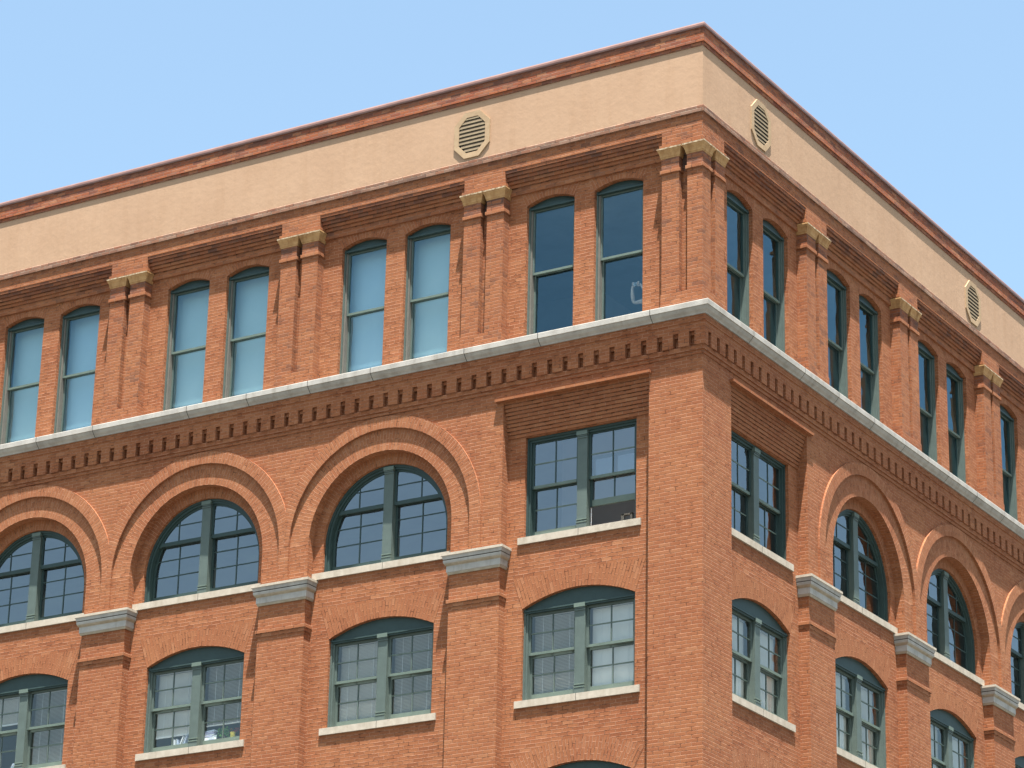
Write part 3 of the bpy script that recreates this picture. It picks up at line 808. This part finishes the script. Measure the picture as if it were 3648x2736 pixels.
# yellow cup
bm = bmesh.new(); pr_ = [(.0, 0), (.040, 0), (.044, .01), (.052, .13), (.056, .135), (.050, .136), (.040, .02), (0, .018)]; n = 20; rings = []
for r_, z_ in pr_: rings.append([bm.verts.new((r_*math.cos(2*math.pi*i/n), r_*math.sin(2*math.pi*i/n), z_)) for i in range(n)])
for a, b_ in zip(rings, rings[1:]):
    for i in range(n): bm.faces.new((a[i], a[(i+1) % n], b_[(i+1) % n], b_[i]))
me = bpy.data.meshes.new('cup'); bm.to_mesh(me); bm.free(); me.materials.append(ylw)
for p_ in me.polygons: p_.use_smooth = True
o = bpy.data.objects.new('cup', me); col.objects.link(o); o.location = P('L', 10.33, -.515, BZ); tag(o, 'yellow cup on the window ledge right of the trailing plant', 'cup')
# potted plant
pl = bpy.data.objects.new('potted_plant', None); col.objects.link(pl); pl.location = P('L', 10.56, -.57, BZ); tag(pl, 'small green leafy plant between the paper heap and the yellow cup', 'plant')
vs, fs = [], []; wbox(vs, fs, (0, 0, 0), .10, .10, .10); wmesh('pot', vs, fs, [terr], parent=pl, bev=.015)
vs, fs = [], []
for i in range(190):
    a = random.uniform(0, 6.28); r_ = random.uniform(.01, .19); z_ = .14+random.uniform(-.08, .15)*(1-r_*2)
    c = Vector((r_*math.cos(a), r_*math.sin(a)*.6, z_)); u_ = Vector((random.uniform(-1, 1), random.uniform(-1, 1), random.uniform(-1, 1))).normalized()*.022
    v_ = u_.cross(Vector((random.uniform(-1, 1), random.uniform(-1, 1), random.uniform(-1, 1)))).normalized()*.012; i0 = len(vs)
    vs += [tuple(c-u_), tuple(c+v_), tuple(c+u_), tuple(c-v_)]; fs.append([i0, i0+1, i0+2, i0+3])
wmesh('foliage', vs, fs, [leafm], parent=pl)
vs, fs = [], []
for i in range(26):
    c = Vector((random.uniform(.10, .30), random.uniform(-.03, .06), .19+random.uniform(-.05, .05))); u_ = Vector((random.uniform(-1, 1), random.uniform(-1, 1), random.uniform(-1, 1))).normalized()*.018
    v_ = u_.cross(Vector((.3, 1, .2))).normalized()*.014; i0 = len(vs); vs += [tuple(c-u_), tuple(c+v_), tuple(c+u_), tuple(c-v_)]; fs.append([i0, i0+1, i0+2, i0+3])
wmesh('red_flower', vs, fs, [redm], parent=pl)
# papers in the far left window
vs, fs, mi = [], [], []; z = BZ
for i in range(5):
    wbox(vs, fs, P('L', 15.62, -.52, z), .22-.02*i, .1, .022, .1*i); mi += [i % 2]*6; z += .022
tag(wmesh('paper_pile', vs, fs, [pale, white], mi), 'low stack of bluish papers in the leftmost window at the picture edge', 'papers')
# things in the raised corner window
vs, fs = [], []
c = P('L', 1.93, -.75, -3.70)
for (x, z_, w_, h_) in ((-.09, .0, .06, .28), (.09, .0, .045, .28), (0, .0, .225, .13), (0, .255, .225, .03)):
    wbox(vs, fs, (c[0]+x, c[1], c[2]+z_), w_, .05, h_)
tag(wmesh('display_frame', vs, fs, [beige]), 'beige open frame standing inside the raised corner window', 'frame')
bm = bmesh.new(); bmesh.ops.create_cone(bm, cap_ends=True, segments=12, radius1=.009, radius2=.009, depth=.62); me = bpy.data.meshes.new('prop_rod'); bm.to_mesh(me); bm.free(); me.materials.append(chrome)
o = bpy.data.objects.new('prop_rod', me); col.objects.link(o); c = P('L', 2.515, -.46, -3.43); o.location = c; tag(o, 'thin white rod propping the raised sash beside the mullion', 'rod')

# person with a camera behind the top corner window
def skinmesh(name, nodes, edges, mt, parent=None, sub=2):
    me = bpy.data.meshes.new(name); me.from_pydata([n_[0] for n_ in nodes], edges, [])
    o = bpy.data.objects.new(name, me); col.objects.link(o)
    sm = o.modifiers.new('s', 'SKIN'); sm.use_smooth_shade = True
    for i, n_ in enumerate(nodes):
        r_ = n_[1] if isinstance(n_[1], tuple) else (n_[1], n_[1]); me.skin_vertices[0].data[i].radius = r_
    me.skin_vertices[0].data[0].use_root = True
    o.modifiers.new('b', 'SUBSURF').levels = sub; o.modifiers['b'].render_levels = sub
    bpy.context.view_layer.update()
    m2 = bpy.data.meshes.new_from_object(o.evaluated_get(bpy.context.evaluated_depsgraph_get())); m2.name = name
    o.modifiers.clear(); o.data = m2; m2.materials.clear(); m2.materials.append(mt); o.parent = parent
    for p_ in m2.polygons: p_.use_smooth = True
    return o
Q = lambda s_, d_, z_: Vector(P('L', s_, d_, z_))
FZ = -.60
pn = [(Q(1.30, -1.06, FZ+.95), (.15, .11)), (Q(1.30, -1.05, FZ+1.15), (.14, .105)), (Q(1.31, -1.05, FZ+1.36), (.16, .11)), (Q(1.32, -1.04, FZ+1.47), .065), (Q(1.34, -1.02, FZ+1.56), (.072, .08)), (Q(1.36, -1.00, FZ+1.66), (.078, .09)), (Q(1.36, -1.0, FZ+1.73), (.06, .07)),
      (Q(1.48, -1.03, FZ+1.40), .062), (Q(1.66, -.93, FZ+1.35), .052), (Q(1.885, -.84, FZ+1.305), .042), (Q(1.885, -.78, FZ+1.43), .038), (Q(1.865, -.74, FZ+1.56), .026), (Q(1.855, -.72, FZ+1.60), (.034, .02)),
      (Q(1.14, -1.03, FZ+1.40), .062), (Q(1.26, -.90, FZ+1.33), .05), (Q(1.46, -.80, FZ+1.30), .042), (Q(1.60, -.76, FZ+1.46), .036), (Q(1.672, -.74, FZ+1.585), .026), (Q(1.69, -.72, FZ+1.62), (.034, .02)),
      (Q(1.40, -1.06, FZ+.85), .095), (Q(1.41, -1.05, FZ+.47), .065), (Q(1.41, -1.08, FZ+.09), .045), (Q(1.41, -.95, FZ+.035), .035),
      (Q(1.20, -1.06, FZ+.85), .095), (Q(1.19, -1.05, FZ+.47), .065), (Q(1.19, -1.08, FZ+.09), .045), (Q(1.19, -.95, FZ+.035), .035)]
pe = [(0, 1), (1, 2), (2, 3), (3, 4), (4, 5), (5, 6), (2, 7), (7, 8), (8, 9), (9, 10), (10, 11), (11, 12), (2, 13), (13, 14), (14, 15), (15, 16), (16, 17), (17, 18), (0, 19), (19, 20), (20, 21), (21, 22), (0, 23), (23, 24), (24, 25), (25, 26)]
per = skinmesh('person', pn, pe, skin)
tag(per, 'person behind the top corner window raising a silver camera with both bare arms', 'person')
def finger(base, pts, r_):
    nd = [(base, r_)] + [(q, r_*(1-.12*i)) for i, q in enumerate(pts)]
    return nd
fn, fe = [], []
for hx, sg in ((1.853, -1), (1.692, 1)):
    for k in range(4):
        b0 = Q(hx, -.705, FZ+1.605+.0*k+.017*k-.01); i0 = len(fn)
        ln = (.024, .028, .026, .020)[k]
        pts = [b0, b0+Vector((-sg*ln, -.012, .006)), b0+Vector((-sg*ln*1.9, -.004, .004)), b0+Vector((-sg*ln*2.4, .010, 0))]
        o = skinmesh('finger', [(q, .0085-.0007*i) for i, q in enumerate(pts)], [(0, 1), (1, 2), (2, 3)], skin, per, 1)
    b0 = Q(hx, -.72, FZ+1.585)
    skinmesh('thumb', [(b0, .011), (b0+Vector((-sg*.03, 0, -.012)), .0095), (b0+Vector((-sg*.055, .0, .002)), .008)], [(0, 1), (1, 2)], skin, per, 1)
# shirt over the torso, trousers, hair
sn = [(Q(1.30, -1.06, FZ+.92), (.175, .135)), (Q(1.30, -1.05, FZ+1.15), (.165, .13)), (Q(1.31, -1.05, FZ+1.36), (.18, .13)), (Q(1.315, -1.045, FZ+1.44), (.10, .09)), (Q(1.48, -1.03, FZ+1.40), .08), (Q(1.56, -.98, FZ+1.38), .07), (Q(1.14, -1.03, FZ+1.40), .08), (Q(1.20, -.97, FZ+1.37), .068)]
skinmesh('shirt', sn, [(0, 1), (1, 2), (2, 3), (2, 4), (4, 5), (2, 6), (6, 7)], navy, per)
tn = [(Q(1.30, -1.06, FZ+.94), (.17, .135)), (Q(1.40, -1.06, FZ+.83), .115), (Q(1.41, -1.05, FZ+.47), .085), (Q(1.41, -1.08, FZ+.10), .07), (Q(1.20, -1.06, FZ+.83), .115), (Q(1.19, -1.05, FZ+.47), .085), (Q(1.19, -1.08, FZ+.10), .07)]
skinmesh('trousers', tn, [(0, 1), (1, 2), (2, 3), (0, 4), (4, 5), (5, 6)], navy, per)
skinmesh('hair', [(Q(1.35, -1.06, FZ+1.62), .07), (Q(1.35, -1.045, FZ+1.72), (.088, .08)), (Q(1.36, -1.00, FZ+1.765), (.07, .06))], [(0, 1), (1, 2)], hairm, per)
ca = bpy.data.objects.new('camera_body', None)
vs, fs = [], []; c = Q(1.772, -.715, FZ+1.585); wbox(vs, fs, c, .105, .028, .062, .15)
cm = wmesh('handheld_camera', vs, fs, [silver], bev=.006); tag(cm, 'small silver camera gripped in the raised hands behind the top corner window', 'camera')
bm = bmesh.new(); bmesh.ops.create_cone(bm, cap_ends=True, segments=20, radius1=.022, radius2=.019, depth=.03); me = bpy.data.meshes.new('lens'); bm.to_mesh(me); bm.free(); me.materials.append(grey)
o = bpy.data.objects.new('lens', me); col.objects.link(o); o.parent = cm; o.location = (c.x, c.y-.028, c.z+.03); o.rotation_euler = (RA(90), 0, .15)
bpy.data.objects.remove(ca)

# ------------------------------------------------------------------ ground
X = MB()
mt, t, p = newmat('pavement'); b = NB(t); geo = b.n('ShaderNodeNewGeometry').outputs['Position']
b.l(b.ramp(b.noise(geo, .3, 6, .6), [(.3, (.065, .063, .055)), (.7, (.095, .09, .075))]), p.inputs['Base Color']); p.inputs['Roughness'].default_value = .9
me = bpy.data.meshes.new('ground'); me.from_pydata([(-2500, -2500, 0), (2500, -2500, 0), (2500, 2500, 0), (-2500, 2500, 0)], [], [(0, 1, 2, 3)])
me.materials.append(mt); g = bpy.data.objects.new('ground', me); col.objects.link(g); g['kind'] = 'structure'
